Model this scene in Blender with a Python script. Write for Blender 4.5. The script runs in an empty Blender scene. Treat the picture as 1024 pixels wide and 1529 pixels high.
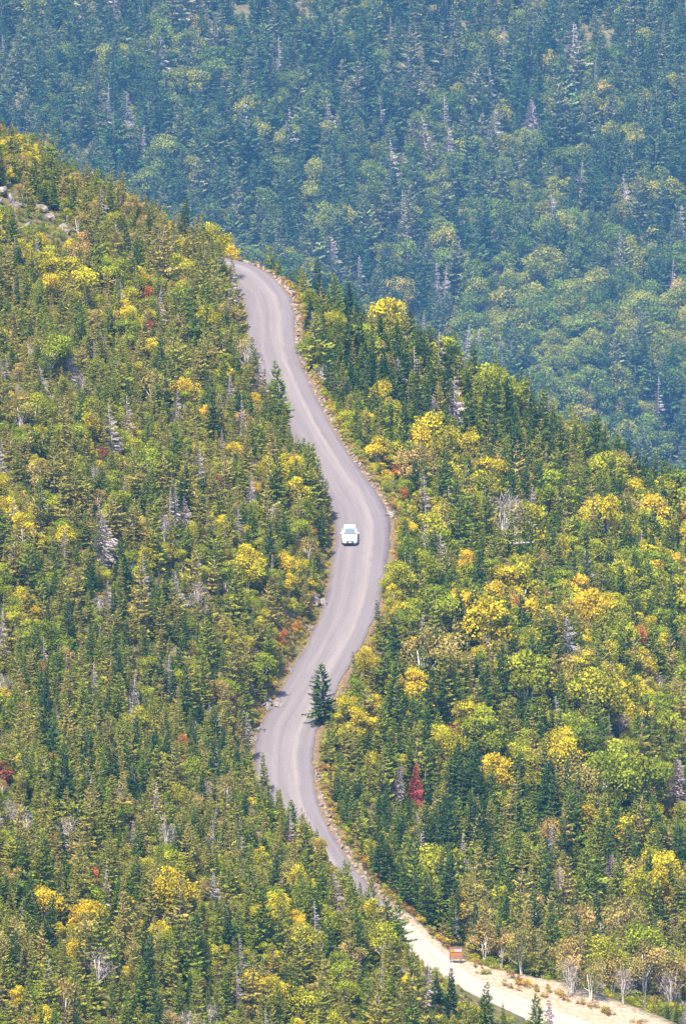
import bpy, bmesh, math
import numpy as np
from mathutils import Vector, Matrix

# ------------------------------------------------------------------ camera, sky, sun, exposure
FPX = 11538.0                      # focal length in pixels of the 1024x1529 photograph
PITCH = math.radians(12.0)         # long lens looking down from the opposite mountain
CAMZ = 190.84
SUN_EL, SUN_AZ = math.radians(60.0), math.radians(208.0)   # azimuth clockwise from +Y: behind the camera, to its left
scene = bpy.context.scene
cam_d = bpy.data.cameras.new('camera'); cam = bpy.data.objects.new('camera', cam_d)
scene.collection.objects.link(cam)
cam.location = (0, 0, CAMZ); cam.rotation_euler = (math.pi/2 - PITCH, 0, 0)
cam_d.sensor_fit = 'VERTICAL'; cam_d.sensor_height = 36.0; cam_d.lens = 36.0*FPX/1529.0
cam_d.clip_start = 1.0; cam_d.clip_end = 9000.0
scene.camera = cam

world = bpy.data.worlds.new('World'); scene.world = world; world.use_nodes = True
wn = world.node_tree.nodes; wl = world.node_tree.links
bg = wn['Background']; sky = wn.new('ShaderNodeTexSky')
sky.sky_type = 'NISHITA'; sky.sun_disc = False
sky.sun_elevation = SUN_EL; sky.sun_rotation = SUN_AZ
sky.altitude = 1200; sky.air_density = 1.0; sky.dust_density = 4.0; sky.ozone_density = 1.0
wl.new(sky.outputs[0], bg.inputs[0]); bg.inputs[1].default_value = 0.10

sun_d = bpy.data.lights.new('sun', 'SUN'); sun = bpy.data.objects.new('sun', sun_d)
scene.collection.objects.link(sun)
sun_d.energy = 3.0; sun_d.angle = math.radians(2.5); sun_d.color = (1.0, 0.9, 0.74)
sdir = Vector((math.sin(SUN_AZ)*math.cos(SUN_EL), math.cos(SUN_AZ)*math.cos(SUN_EL), math.sin(SUN_EL)))
sun.rotation_euler = sdir.to_track_quat('Z', 'Y').to_euler(); sun.location = (0, 800, 400)

vs = scene.view_settings
vs.view_transform = 'Standard'; vs.look = 'None'; vs.gamma = 1.0; vs.use_curve_mapping = False
vs.exposure = 2.12
scene.render.engine = 'CYCLES'
cy = scene.cycles
cy.max_bounces = 5; cy.diffuse_bounces = 3; cy.glossy_bounces = 2; cy.transmission_bounces = 3
cy.volume_bounces = 0; cy.transparent_max_bounces = 4
cy.use_denoising = True
try: cy.denoiser = 'OPENIMAGEDENOISE'
except Exception: pass
cy.use_adaptive_sampling = False

# ------------------------------------------------------------------ small tools
rng = np.random.default_rng(11)
C = scene.collection
CAM = np.array([0, 0, CAMZ])
FW = np.array([0, math.cos(PITCH), -math.sin(PITCH)]); UP = np.array([0, math.sin(PITCH), math.cos(PITCH)])

def at(px, py, Y):
    d = np.array([(px-512)/FPX, 0, 0]) + FW - UP*(py-764.5)/FPX
    return CAM + d*Y/d[1]

def project(p):
    p = np.asarray(p, float) - CAM
    dep = p @ FW
    return 512 + FPX*p[..., 0]/dep, 764.5 - FPX*(p @ UP)/dep

def sstep(a, b, x):
    t = np.clip((x-a)/(b-a), 0, 1); return t*t*(3-2*t)

class Noise:
    def __init__(s, seed): s.g = np.random.default_rng(seed).random((256, 256))
    def __call__(s, x, y):
        x = np.asarray(x, float); y = np.asarray(y, float)
        xi = np.floor(x).astype(int); yi = np.floor(y).astype(int)
        fx = x-xi; fy = y-yi; fx = fx*fx*(3-2*fx); fy = fy*fy*(3-2*fy)
        g = lambda a, b: s.g[a % 256, b % 256]
        return ((g(xi, yi)*(1-fx)+g(xi+1, yi)*fx)*(1-fy) + (g(xi, yi+1)*(1-fx)+g(xi+1, yi+1)*fx)*fy)*2-1
n1, n2, n3, n4 = Noise(1), Noise(2), Noise(3), Noise(4)

def tag(o, label=None, cat=None, group=None, kind=None):
    if label: o['label'] = label
    if cat: o['category'] = cat
    if group: o['group'] = group
    if kind: o['kind'] = kind
    return o

def mesh_from(name, V, Fc, mats=(), midx=None, attrs=None, smooth=False):
    m = bpy.data.meshes.new(name)
    m.from_pydata([tuple(v) for v in V], [], [tuple(f) for f in Fc])
    for mt in mats: m.materials.append(mt)
    if midx is not None: m.polygons.foreach_set('material_index', np.asarray(midx, np.int32))
    for k, (dom, arr) in (attrs or {}).items():
        a = m.attributes.new(k, 'FLOAT', dom); a.data.foreach_set('value', np.asarray(arr, np.float32))
    if smooth: m.polygons.foreach_set('use_smooth', np.ones(len(m.polygons), bool))
    m.update(); return m

def obj(name, mesh, parent=None):
    o = bpy.data.objects.new(name, mesh); C.objects.link(o)
    if parent: o.parent = parent
    return o

def empty(name, loc=(0, 0, 0), rz=0.0):
    o = bpy.data.objects.new(name, None); C.objects.link(o)
    o.location = loc; o.rotation_euler = (0, 0, rz); o.empty_display_size = 0.3
    return o

def box(V, Fc, lo, hi):
    b = len(V); x0, y0, z0 = lo; x1, y1, z1 = hi
    V += [(x0,y0,z0),(x1,y0,z0),(x1,y1,z0),(x0,y1,z0),(x0,y0,z1),(x1,y0,z1),(x1,y1,z1),(x0,y1,z1)]
    Fc += [(b,b+3,b+2,b+1),(b+4,b+5,b+6,b+7),(b,b+1,b+5,b+4),(b+1,b+2,b+6,b+5),(b+2,b+3,b+7,b+6),(b+3,b,b+4,b+7)]

def tube(V, Fc, pts, rad, n=6):
    pts = [np.asarray(p, float) for p in pts]; b = len(V)
    for i, p in enumerate(pts):
        d = pts[min(i+1, len(pts)-1)] - pts[max(i-1, 0)]; d = d/(np.linalg.norm(d)+1e-9)
        a = np.cross(d, (1, 0, 0) if abs(d[0]) < 0.8 else (0, 1, 0)); a /= np.linalg.norm(a); c = np.cross(d, a)
        for k in range(n):
            t = 2*math.pi*k/n; V.append(tuple(p + rad[i]*(a*math.cos(t)+c*math.sin(t))))
    for i in range(len(pts)-1):
        for k in range(n):
            k2 = (k+1) % n; Fc.append((b+i*n+k, b+i*n+k2, b+(i+1)*n+k2, b+(i+1)*n+k))
    Fc.append(tuple(b+(len(pts)-1)*n+k for k in range(n)))

# ------------------------------------------------------------------ materials
def new_mat(name):
    m = bpy.data.materials.new(name); m.use_nodes = True
    nt = m.node_tree; nt.nodes.clear(); out = nt.nodes.new('ShaderNodeOutputMaterial')
    return m, nt, out

def ramp(nt, stops, fac):
    r = nt.nodes.new('ShaderNodeValToRGB'); e = r.color_ramp.elements
    while len(e) < len(stops): e.new(0.5)
    for el, (p, c) in zip(e, stops): el.position = p; el.color = (*c, 1)
    nt.links.new(fac, r.inputs[0]); return r.outputs[0]

def math_n(nt, op, a, b=None, c=None):
    n = nt.nodes.new('ShaderNodeMath'); n.operation = op
    for i, v in enumerate((a, b, c)):
        if v is None: continue
        if isinstance(v, (int, float)): n.inputs[i].default_value = v
        else: nt.links.new(v, n.inputs[i])
    return n.outputs[0]

def mix_rgb(nt, fac, a, b, blend='MIX'):
    n = nt.nodes.new('ShaderNodeMix'); n.data_type = 'RGBA'; n.blend_type = blend
    for i, v in ((0, fac), (6, a), (7, b)):
        if isinstance(v, (int, float)): n.inputs[i].default_value = v
        elif isinstance(v, tuple): n.inputs[i].default_value = (*v, 1)
        else: nt.links.new(v, n.inputs[i])
    return n.outputs[2]

def attr(nt, name):
    n = nt.nodes.new('ShaderNodeAttribute'); n.attribute_name = name; return n

def noise_tex(nt, scale, detail=3, vec=None, rough=0.55):
    n = nt.nodes.new('ShaderNodeTexNoise'); n.inputs['Scale'].default_value = scale
    n.inputs['Detail'].default_value = detail; n.inputs['Roughness'].default_value = rough
    if vec: nt.links.new(vec, n.inputs['Vector'])
    return n.outputs['Fac']

def foliage(name, stops, transl=0.28, vlo=0.5, vhi=1.45):
    """leaf colour varies from tree to tree (object random) and from spray to spray (face attribute)"""
    m, nt, out = new_mat(name)
    oi = nt.nodes.new('ShaderNodeObjectInfo')
    v = attr(nt, 'var').outputs['Fac']
    pick = math_n(nt, 'ADD', math_n(nt, 'MULTIPLY', oi.outputs['Random'], 0.78), math_n(nt, 'MULTIPLY', v, 0.22))
    col = ramp(nt, stops, pick)
    val = math_n(nt, 'MULTIPLY_ADD', v, vhi-vlo, vlo)
    col = mix_rgb(nt, 1.0, col, val, 'MULTIPLY')
    d = nt.nodes.new('ShaderNodeBsdfDiffuse'); t = nt.nodes.new('ShaderNodeBsdfTranslucent'); mx = nt.nodes.new('ShaderNodeMixShader')
    nt.links.new(col, d.inputs[0]); nt.links.new(col, t.inputs[0]); mx.inputs[0].default_value = transl
    nt.links.new(d.outputs[0], mx.inputs[1]); nt.links.new(t.outputs[0], mx.inputs[2]); nt.links.new(mx.outputs[0], out.inputs[0])
    return m

def plain(name, col, rough=0.8, spec=0.3, noise=None, coat=0.0, metallic=0.0, bump=0.0):
    m, nt, out = new_mat(name); b = nt.nodes.new('ShaderNodeBsdfPrincipled')
    b.inputs['Roughness'].default_value = rough; b.inputs['Specular IOR Level'].default_value = spec
    b.inputs['Coat Weight'].default_value = coat; b.inputs['Metallic'].default_value = metallic
    if noise:
        scale, c2 = noise
        tc = nt.nodes.new('ShaderNodeTexCoord')
        f = noise_tex(nt, scale, 4, tc.outputs['Object'])
        nt.links.new(ramp(nt, [(0.32, col), (0.68, c2)], f), b.inputs['Base Color'])
        if bump:
            bp = nt.nodes.new('ShaderNodeBump'); bp.inputs['Strength'].default_value = bump; bp.inputs['Distance'].default_value = 0.1
            nt.links.new(f, bp.inputs['Height']); nt.links.new(bp.outputs[0], b.inputs['Normal'])
    else: b.inputs['Base Color'].default_value = (*col, 1)
    nt.links.new(b.outputs[0], out.inputs[0]); return m

M = {}
M['spruce_green'] = foliage('spruce_green', [(0.0, (0.06, 0.12, 0.018)), (0.35, (0.13, 0.18, 0.02)), (0.7, (0.21, 0.24, 0.025)), (1.0, (0.27, 0.26, 0.04))], vlo=.6, vhi=1.3)
M['spruce_dark'] = foliage('spruce_dark', [(0.0, (0.03, 0.07, 0.02)), (0.5, (0.05, 0.1, 0.022)), (1.0, (0.085, 0.13, 0.025))])
M['fir_olive'] = foliage('fir_olive', [(0.0, (0.15, 0.16, 0.025)), (0.35, (0.23, 0.215, 0.035)), (0.65, (0.28, 0.24, 0.045)), (1.0, (0.32, 0.26, 0.08))], vlo=.6, vhi=1.3)
M['birch_yellow'] = foliage('birch_yellow', [(0.0, (0.36, 0.34, 0.02)), (0.5, (0.48, 0.4, 0.02)), (0.9, (0.55, 0.4, 0.025)), (1.0, (0.55, 0.28, 0.03))], 0.38)
M['birch_lime'] = foliage('birch_lime', [(0.0, (0.16, 0.22, 0.02)), (0.5, (0.26, 0.29, 0.02)), (1.0, (0.37, 0.34, 0.025))], 0.38)
M['birch_tan'] = foliage('birch_tan', [(0.0, (0.22, 0.22, 0.05)), (0.5, (0.31, 0.25, 0.07)), (1.0, (0.38, 0.25, 0.09))], 0.3)
M['fern_rust'] = foliage('fern_rust', [(0.0, (0.16, 0.09, 0.035)), (0.5, (0.26, 0.15, 0.05)), (1.0, (0.34, 0.2, 0.05))], 0.2)
M['leaf_orange'] = foliage('leaf_orange', [(0.0, (0.42, 0.15, 0.04)), (1.0, (0.46, 0.25, 0.03))], 0.3)
M['leaf_red'] = foliage('leaf_red', [(0.0, (0.16, 0.035, 0.03)), (1.0, (0.24, 0.06, 0.04))], 0.25)
M['twig_grey'] = foliage('twig_grey', [(0.0, (0.2, 0.17, 0.17)), (0.5, (0.28, 0.24, 0.24)), (1.0, (0.24, 0.19, 0.155))], 0.05)
M['twig_rust'] = foliage('twig_rust', [(0.0, (0.3, 0.06, 0.05)), (1.0, (0.34, 0.085, 0.06))], 0.05)
M['far_spruce'] = foliage('far_spruce', [(0.0, (0.03, 0.075, 0.03)), (0.4, (0.065, 0.12, 0.035)), (0.75, (0.13, 0.165, 0.055)), (1.0, (0.23, 0.2, 0.13))])
M['far_leaf'] = foliage('far_leaf', [(0.0, (0.08, 0.14, 0.025)), (0.55, (0.16, 0.2, 0.03)), (0.9, (0.27, 0.25, 0.035)), (1.0, (0.34, 0.24, 0.05))], 0.35)
M['bark_dark'] = plain('bark_dark', (0.09, 0.07, 0.055), noise=(6, (0.16, 0.13, 0.11)))
M['bark_pale'] = plain('bark_pale', (0.42, 0.38, 0.34), noise=(5, (0.62, 0.57, 0.52)))
M['bark_mid'] = plain('bark_mid', (0.16, 0.13, 0.11), noise=(5, (0.26, 0.22, 0.19)))
M['bark_dead'] = plain('bark_dead', (0.26, 0.225, 0.21), noise=(5, (0.37, 0.33, 0.31)))
M['rock'] = plain('rock', (0.085, 0.07, 0.065), noise=(1.6, (0.25, 0.215, 0.2)), bump=0.5)
M['stone'] = plain('stone', (0.13, 0.1, 0.08), noise=(1.7, (0.27, 0.215, 0.175)), bump=0.4)

# ------------------------------------------------------------------ the road line: pixels of the photograph + a steady 12 % grade
PATH = [(240,378),(290,384),(345,396),(372,412),(396,440),(404,470),(404,500),(409,530),(420,560),(438,600),(459,640),(478,672),
        (499,704),(521,735),(538,770),(540,800),(535,840),(530,880),(519,920),(500,960),(477,1000),(451,1050),(434,1080),(426,1110),
        (424,1140),(428,1180),(440,1220),(455,1250),(473,1280),(503,1320),(533,1350),(566,1380),(588,1400),(632,1440),(690,1480),
        (765,1520),(850,1560),(950,1605)]
I0, GRADE = 15, 0.12
def step(prev, p, sg):
    lo, hi = (prev[1], prev[1]+120) if sg > 0 else (prev[1]-150, prev[1])
    for _ in range(60):
        m = (lo+hi)/2; q = at(*p, m)
        if q[2] > prev[2] + sg*GRADE*math.hypot(q[0]-prev[0], q[1]-prev[1]): lo = m
        else: hi = m
    return at(*p, (lo+hi)/2)
road = [None]*len(PATH); road[I0] = at(*PATH[I0], 882.0)
for i in range(I0-1, -1, -1): road[i] = step(road[i+1], PATH[i], 1)
for i in range(I0+1, len(PATH)): road[i] = step(road[i-1], PATH[i], -1)
road = np.array(road[::-1])            # from the near (gravel) end up to the crest
def resample(P, ds):
    s = np.r_[0, np.cumsum(np.linalg.norm(np.diff(P[:, :2], axis=0), axis=1))]
    t = np.arange(0, s[-1], ds); return np.stack([np.interp(t, s, P[:, k]) for k in range(3)], 1), t
road, _ = resample(road, 1.0)
def smooth(P, n):
    k = np.hanning(n+2)[1:-1]; k /= k.sum(); h = n//2
    Q = np.stack([np.convolve(np.pad(P[:, c], h, mode='reflect', reflect_type='odd'), k, 'valid') for c in range(P.shape[1])], 1)
    return Q
road = smooth(road, 9); road, RS = resample(road, 1.0)
NR = len(road)
tan = np.gradient(road[:, :2], axis=0); tan /= np.linalg.norm(tan, axis=1)[:, None]
nrm = np.stack([tan[:, 1], -tan[:, 0]], 1)          # points downhill, to the right of a walker going up
rpx, rpy = project(road)
HWL = np.full(NR, 3.0); HWR = np.full(NR, 3.0)
HWR += 0.35*np.exp(-((rpy-800)/90)**2); HWL += 0.2*np.exp(-((rpy-1110)/60)**2)
HWL += 1.9*sstep(1360, 1460, rpy); HWR += 3.2*sstep(1455, 1560, rpy)
GRAVEL = sstep(1330, 1390, rpy)
APRON = sstep(1425, 1500, rpy)             # gravel apron on the outer side of the road end

# terrain: ruled from the road line, rising to the left (uphill), falling to the right, rounding over behind the crest
mono = [0]
for i in range(1, NR):
    if road[i, 1] > road[mono[-1], 1] + 0.2: mono.append(i)
mono = np.array(mono)
YR, XR, ZR = road[mono, 1], road[mono, 0], road[mono, 2]
yy = np.arange(YR[0], YR[-1], 1.0)
base_line = smooth(np.stack([np.interp(yy, YR, XR), np.interp(yy, YR, ZR)], 1), 31)
YC = 991.0                                                          # crest
def base_height(X, Y):
    Yc = np.clip(Y, yy[0], yy[-1])
    xs = np.interp(Yc, yy, base_line[:, 0]); zs = np.interp(Yc, yy, base_line[:, 1])
    below = np.maximum(yy[0]-Y, 0)
    zs = zs - 0.14*np.minimum(below, 90) - 0.35*np.clip(below-90, 0, 160) + 0.58*np.maximum(below-290, 0)
    d = X-xs
    k = sstep(735, 800, Y)
    sL = 0.50 + 0.07*sstep(900, 990, Y); sR = 0.26 + 0.29*k
    cross = np.where(d < 0, sL*np.minimum(-d, 400), -sR*np.minimum(d, 300))
    z = zs + cross
    z = z + 5.0*np.exp(-((X+6.0-0.30*(765-Y))/7.5)**2-((Y-762)/20)**2)         # shoulder that hides the road's bend
    z = z + 0.55*n1(X/9, Y/11) + 0.25*n2(X/3.5, Y/3.5) + 1.2*n3(X/31, Y/37)*sstep(6, 25, abs(d))
    z = z + 2.6*np.exp(-((d+7.0)/4.5)**2-((Y-930)/26)**2)                     # bank that hides the inner edge higher up
    over = np.maximum(Y-YC, 0)
    z = z - np.where(over < 25, 0.013*over**2, 8.1+0.65*np.minimum(over-25, 640))
    return z
def far_height(X, Y):
    return -342 + 0.37*(Y-2480) - 0.10*X + 6*n1(X/90, Y/100) + 3*n2(X/32+7, Y/38) - 15*np.exp(-((X-23-(Y-2540)*0.10)/34)**2)*sstep(2400, 2600, Y)
def road_info(X, Y):
    X = np.asarray(X, float); Y = np.asarray(Y, float)
    sh = X.shape; X = X.ravel(); Y = Y.ravel()
    D = np.full(X.shape, 1e3); Z = np.zeros(X.shape); I = np.zeros(X.shape, int)
    for a in range(0, len(X), 20000):
        x = X[a:a+20000, None]; y = Y[a:a+20000, None]
        d2 = (x-road[:, 0])**2+(y-road[:, 1])**2; i = d2.argmin(1)
        r = np.stack([X[a:a+20000], Y[a:a+20000]], 1)-road[i, :2]
        lat = (r*nrm[i]).sum(1); lon = (r*tan[i]).sum(1)
        D[a:a+20000] = np.where(np.abs(lon) < 3, lat, np.sign(lat+1e-6)*np.sqrt(d2.min(1)))
        Z[a:a+20000] = road[i, 2]+np.clip(lon, -2, 2)*GRADE; I[a:a+20000] = i
    return D.reshape(sh), Z.reshape(sh), I.reshape(sh)
def height(X, Y, full=False):
    X = np.asarray(X, float); Y = np.asarray(Y, float)
    b = base_height(X, Y)
    D, Z, I = road_info(X, Y)
    ad = np.abs(D); hw = np.where(D < 0, HWL[I], HWR[I])
    ap = np.where(D > 0, APRON[I], 0)
    k = sstep(hw+0.5+6.5*ap, hw+np.where(D < 0, 3.2, 4.2)+9*ap, ad)
    z = (Z-0.07)*(1-k) + b*k
    z = np.where((D < 0) & (k > 0) & (k < 1), np.maximum(z, Z-0.07), z)
    f = far_height(X, Y)
    z = np.where(Y > 1080, np.maximum(np.maximum(z, f), -440+0.02*(Y-1080)), z)
    z = np.minimum(z, 186+2*n3(X/60, Y/60))
    if full: return z, D, hw, I
    return z
def hit(px, py, y0=640, y1=1000):
    """ground point under a pixel"""
    Ys = np.arange(y0, y1, 0.5); P = np.array([at(px, py, y) for y in Ys])
    below = P[:, 2] < height(P[:, 0], P[:, 1])
    return P[np.argmax(below)] if below.any() else P[-1]

# ------------------------------------------------------------------ terrain sheet
def axis(lo, hi, st, out_lo, out_hi, g=1.16):
    a = list(np.arange(lo, hi+1e-6, st)); s = st
    while a[0] > out_lo: s = min(s*g, 60); a.insert(0, a[0]-s)
    s = st
    while a[-1] < out_hi: s = min(s*g, 60); a.append(a[-1]+s)
    return np.array(a)
xs = axis(-58, 58, 0.6, -900, 900); ys = axis(640, 1004, 0.9, -200, 4000, 1.1)
GX, GY = np.meshgrid(xs, ys); GZ, GD, GH, GI = height(GX, GY, True)
nx, ny = len(xs), len(ys)
q = (np.arange(ny-1)[:, None]*nx + np.arange(nx-1)[None]).ravel()
quads = np.stack([q, q+1, q+nx+1, q+nx], 1)
edge = np.abs(GD)-GH
vw = np.where(GD > 0, 1.0+1.5*GRAVEL[GI]+9*APRON[GI], 0.5+3.5*GRAVEL[GI])
dirt = (1-sstep(0.2, 1.0, edge/vw))
m, nt, out = new_mat('forest_floor')
b = nt.nodes.new('ShaderNodeBsdfPrincipled'); b.inputs['Roughness'].default_value = 0.95; b.inputs['Specular IOR Level'].default_value = 0.1
tc = nt.nodes.new('ShaderNodeTexCoord')
f1 = noise_tex(nt, 0.55, 4, tc.outputs['Object']); f2 = noise_tex(nt, 2.6, 4, tc.outputs['Object'])
litter = ramp(nt, [(0.3, (0.055, 0.06, 0.025)), (0.5, (0.10, 0.085, 0.04)), (0.7, (0.15, 0.12, 0.06))], f1)
soil = ramp(nt, [(0.3, (0.07, 0.048, 0.03)), (0.55, (0.15, 0.105, 0.06)), (0.72, (0.14, 0.12, 0.045))], f2)
pale = ramp(nt, [(0.3, (0.19, 0.14, 0.085)), (0.6, (0.31, 0.25, 0.185))], f2)
soil = mix_rgb(nt, attr(nt, 'pale').outputs['Fac'], soil, pale)
dm = math_n(nt, 'ADD', attr(nt, 'dirt').outputs['Fac'], math_n(nt, 'MULTIPLY_ADD', f2, 0.5, -0.25))
nt.links.new(mix_rgb(nt, ramp(nt, [(0.35, (0, 0, 0)), (0.65, (1, 1, 1))], dm), litter, soil), b.inputs['Base Color'])
nt.links.new(b.outputs[0], out.inputs[0])
gm = mesh_from('mountain_terrain', np.stack([GX.ravel(), GY.ravel(), GZ.ravel()], 1), quads.tolist(), [m],
               attrs={'dirt': ('POINT', dirt.ravel()), 'pale': ('POINT', GRAVEL[GI].ravel())}, smooth=True)
tag(obj('mountain_terrain', gm), kind='structure')

# ------------------------------------------------------------------ road sheet
U = np.linspace(-1, 1, 15)
RV, RU, RG = [], [], []
jl = 0.13*n2(RS/2.1, 0)+0.06*n3(RS/0.7, 0); jr = 0.15*n2(RS/2.3, 9)+0.06*n3(RS/0.8, 5)
for i in range(NR):
    for u in U:
        lat = u*((HWL[i]+jl[i]) if u < 0 else (HWR[i]+jr[i]))
        p = road[i, :2]+nrm[i]*lat
        RV.append((p[0], p[1], road[i, 2] + 0.04*(1-u*u))); RU.append(lat); RG.append(GRAVEL[i])
nu = len(U); RF = [(i*nu+k, i*nu+k+1, (i+1)*nu+k+1, (i+1)*nu+k) for i in range(NR-1) for k in range(nu-1)]
RL = np.repeat(RS, nu)
m, nt, out = new_mat('worn_asphalt')
b = nt.nodes.new('ShaderNodeBsdfPrincipled'); b.inputs['Roughness'].default_value = 0.9; b.inputs['Specular IOR Level'].default_value = 0.15
tc = nt.nodes.new('ShaderNodeTexCoord')
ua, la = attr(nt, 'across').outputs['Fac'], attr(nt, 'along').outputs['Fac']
cmb = nt.nodes.new('ShaderNodeCombineXYZ'); nt.links.new(math_n(nt, 'MULTIPLY', ua, 2.2), cmb.inputs[0]); nt.links.new(math_n(nt, 'MULTIPLY', la, 0.07), cmb.inputs[1])
streak = noise_tex(nt, 1.0, 4, cmb.outputs[0])
blot = noise_tex(nt, 0.35, 5, tc.outputs['Object']); fine = noise_tex(nt, 3.2, 6, tc.outputs['Object'], 0.7)
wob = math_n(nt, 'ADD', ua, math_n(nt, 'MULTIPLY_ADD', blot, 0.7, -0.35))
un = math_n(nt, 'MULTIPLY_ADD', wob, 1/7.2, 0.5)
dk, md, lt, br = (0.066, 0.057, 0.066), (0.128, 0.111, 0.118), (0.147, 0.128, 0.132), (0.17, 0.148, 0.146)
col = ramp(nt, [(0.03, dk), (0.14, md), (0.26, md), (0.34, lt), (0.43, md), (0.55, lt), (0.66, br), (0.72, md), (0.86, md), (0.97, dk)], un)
col = mix_rgb(nt, 1.0, col, math_n(nt, 'MULTIPLY_ADD', streak, 0.5, 0.75), 'MULTIPLY')
col = mix_rgb(nt, 1.0, col, math_n(nt, 'MULTIPLY_ADD', fine, 0.5, 0.75), 'MULTIPLY')
grav = ramp(nt, [(0.3, (0.24, 0.2, 0.168)), (0.7, (0.32, 0.275, 0.24))], streak)
gf = math_n(nt, 'ADD', attr(nt, 'gravel').outputs['Fac'], math_n(nt, 'MULTIPLY_ADD', blot, 0.4, -0.2))
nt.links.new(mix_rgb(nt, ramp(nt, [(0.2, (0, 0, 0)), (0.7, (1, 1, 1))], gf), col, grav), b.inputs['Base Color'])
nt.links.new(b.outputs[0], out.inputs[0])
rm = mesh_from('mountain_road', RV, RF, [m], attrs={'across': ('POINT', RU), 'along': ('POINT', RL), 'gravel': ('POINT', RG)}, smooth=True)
tag(obj('mountain_road', rm), kind='structure')
# ------------------------------------------------------------------ tree prototypes (height 1, scaled when planted)
class Leaves:
    def __init__(s): s.V = []; s.F = []; s.A = []
    def kite(s, p, d, side, L, w, var):
        b = len(s.V); s.V += [tuple(p), tuple(p+d*L*0.45+side*w), tuple(p+d*L), tuple(p+d*L*0.45-side*w)]
        s.F.append((b, b+1, b+2, b+3)); s.A.append(var)

def unit(v): return v/(np.linalg.norm(v)+1e-9)

def spruce_shape(seed, R=0.2, levels=17, bare=0.06, ragged=0.3, dens=1.0, droop=0.25, dead=False):
    r = np.random.default_rng(seed); L = Leaves(); TV, TF = [], []
    bend = r.normal(0, 0.015, 2)
    cx = lambda z: np.array([bend[0]*math.sin(z*4), bend[1]*math.sin(z*3), z])
    tube(TV, TF, [cx(z) for z in (-0.08, 0.1, 0.4, 0.7, 0.97)], [0.02, 0.017, 0.012, 0.007, 0.002], 5)
    gap = r.uniform(0, 6.28); gs = r.uniform(0.0, ragged)
    for i in range(levels):
        t = (i+r.uniform(-.3, .3))/levels; t = min(max(t, 0), 0.985)
        z = bare+(1-bare)*t
        prof = (1-t)**0.82*(0.55+0.45*min(1, t/0.12))
        Lm = R*prof*(1+r.uniform(-ragged, ragged)*0.6)+0.014
        nb = max(4, int((9.5-4*t)*dens))
        a0 = r.uniform(0, 6.28)
        for k in range(nb):
            az = a0+6.283*k/nb+r.uniform(-.3, .3)
            if r.random() < 0.08+0.15*ragged: continue
            l = Lm*r.uniform(0.65, 1.15)*(1-gs*max(0, math.cos(az-gap)))
            o = np.array([math.cos(az), math.sin(az), 0]); sd = np.array([-o[1], o[0], 0])
            sl = 0.55*t**1.5-droop*(1-t)+r.uniform(-.12, .12)
            var = r.random()
            tipz = 0.18
            def P(u): return cx(z)+o*l*u+np.array([0, 0, l*(sl*u+tipz*u*u)])
            if dead:
                d = unit(P(1)-P(0)); L.kite(P(0), d, np.array([0, 0, 1.])*0.7+sd*0.7, l, 0.006+0.04*l, var)
                for u in (0.4, 0.62, 0.85):
                    if r.random() < 0.75:
                        for s in (-1, 1):
                            L.kite(P(u), unit(o*0.7+sd*s*0.8+np.array([0, 0, -0.25])), unit(np.cross(o, sd)+sd*.5), 0.42*l, 0.004+0.035*l, var)
                continue
            for u in (0.22, 0.38, 0.53, 0.67, 0.8, 0.92):
                w = 0.31*l*(1.22-u)+0.009
                for s in (-1, 1):
                    d = unit(o*r.uniform(.5, .9)+sd*s*r.uniform(.6, 1.0)+np.array([0, 0, r.uniform(-.55, .15)]))
                    hz_ = unit(np.cross(d, np.array([0, 0, 1.]))); ph = r.uniform(-1.25, 1.25)
                    nn = unit(hz_*math.cos(ph)+np.cross(hz_, d)*math.sin(ph))
                    L.kite(P(u), d, nn, w*r.uniform(.8, 1.3), 0.24*w+0.003, min(1, max(0, var+r.uniform(-.2, .2))))
                if u > .4:
                    L.kite(P(u), unit(o*.45+np.array([0, 0, -.75])+r.normal(0, .15, 3)), sd, 0.8*w+.006, 0.3*w+.004, min(1, max(0, var+r.uniform(-.3, .3))))
            d = unit(P(1.05)-P(0.55)); ph = r.uniform(-1, 1)
            for u in (.35, .6, .82):
                L.kite(P(u), d, unit(sd*math.cos(ph+u)+np.array([0, 0, 1.])*math.sin(ph+u)), 0.28*l+0.008, 0.07*l+0.003, min(1, max(0, var+r.uniform(-.25, .25))))
    if not dead:
        for k in range(4):
            a = r.uniform(0, 6.28); L.kite(cx(0.93), np.array([0, 0, 1.]), np.array([math.cos(a), math.sin(a), 0]), 0.08, 0.006, r.random())
    return L, (TV, TF)

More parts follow.
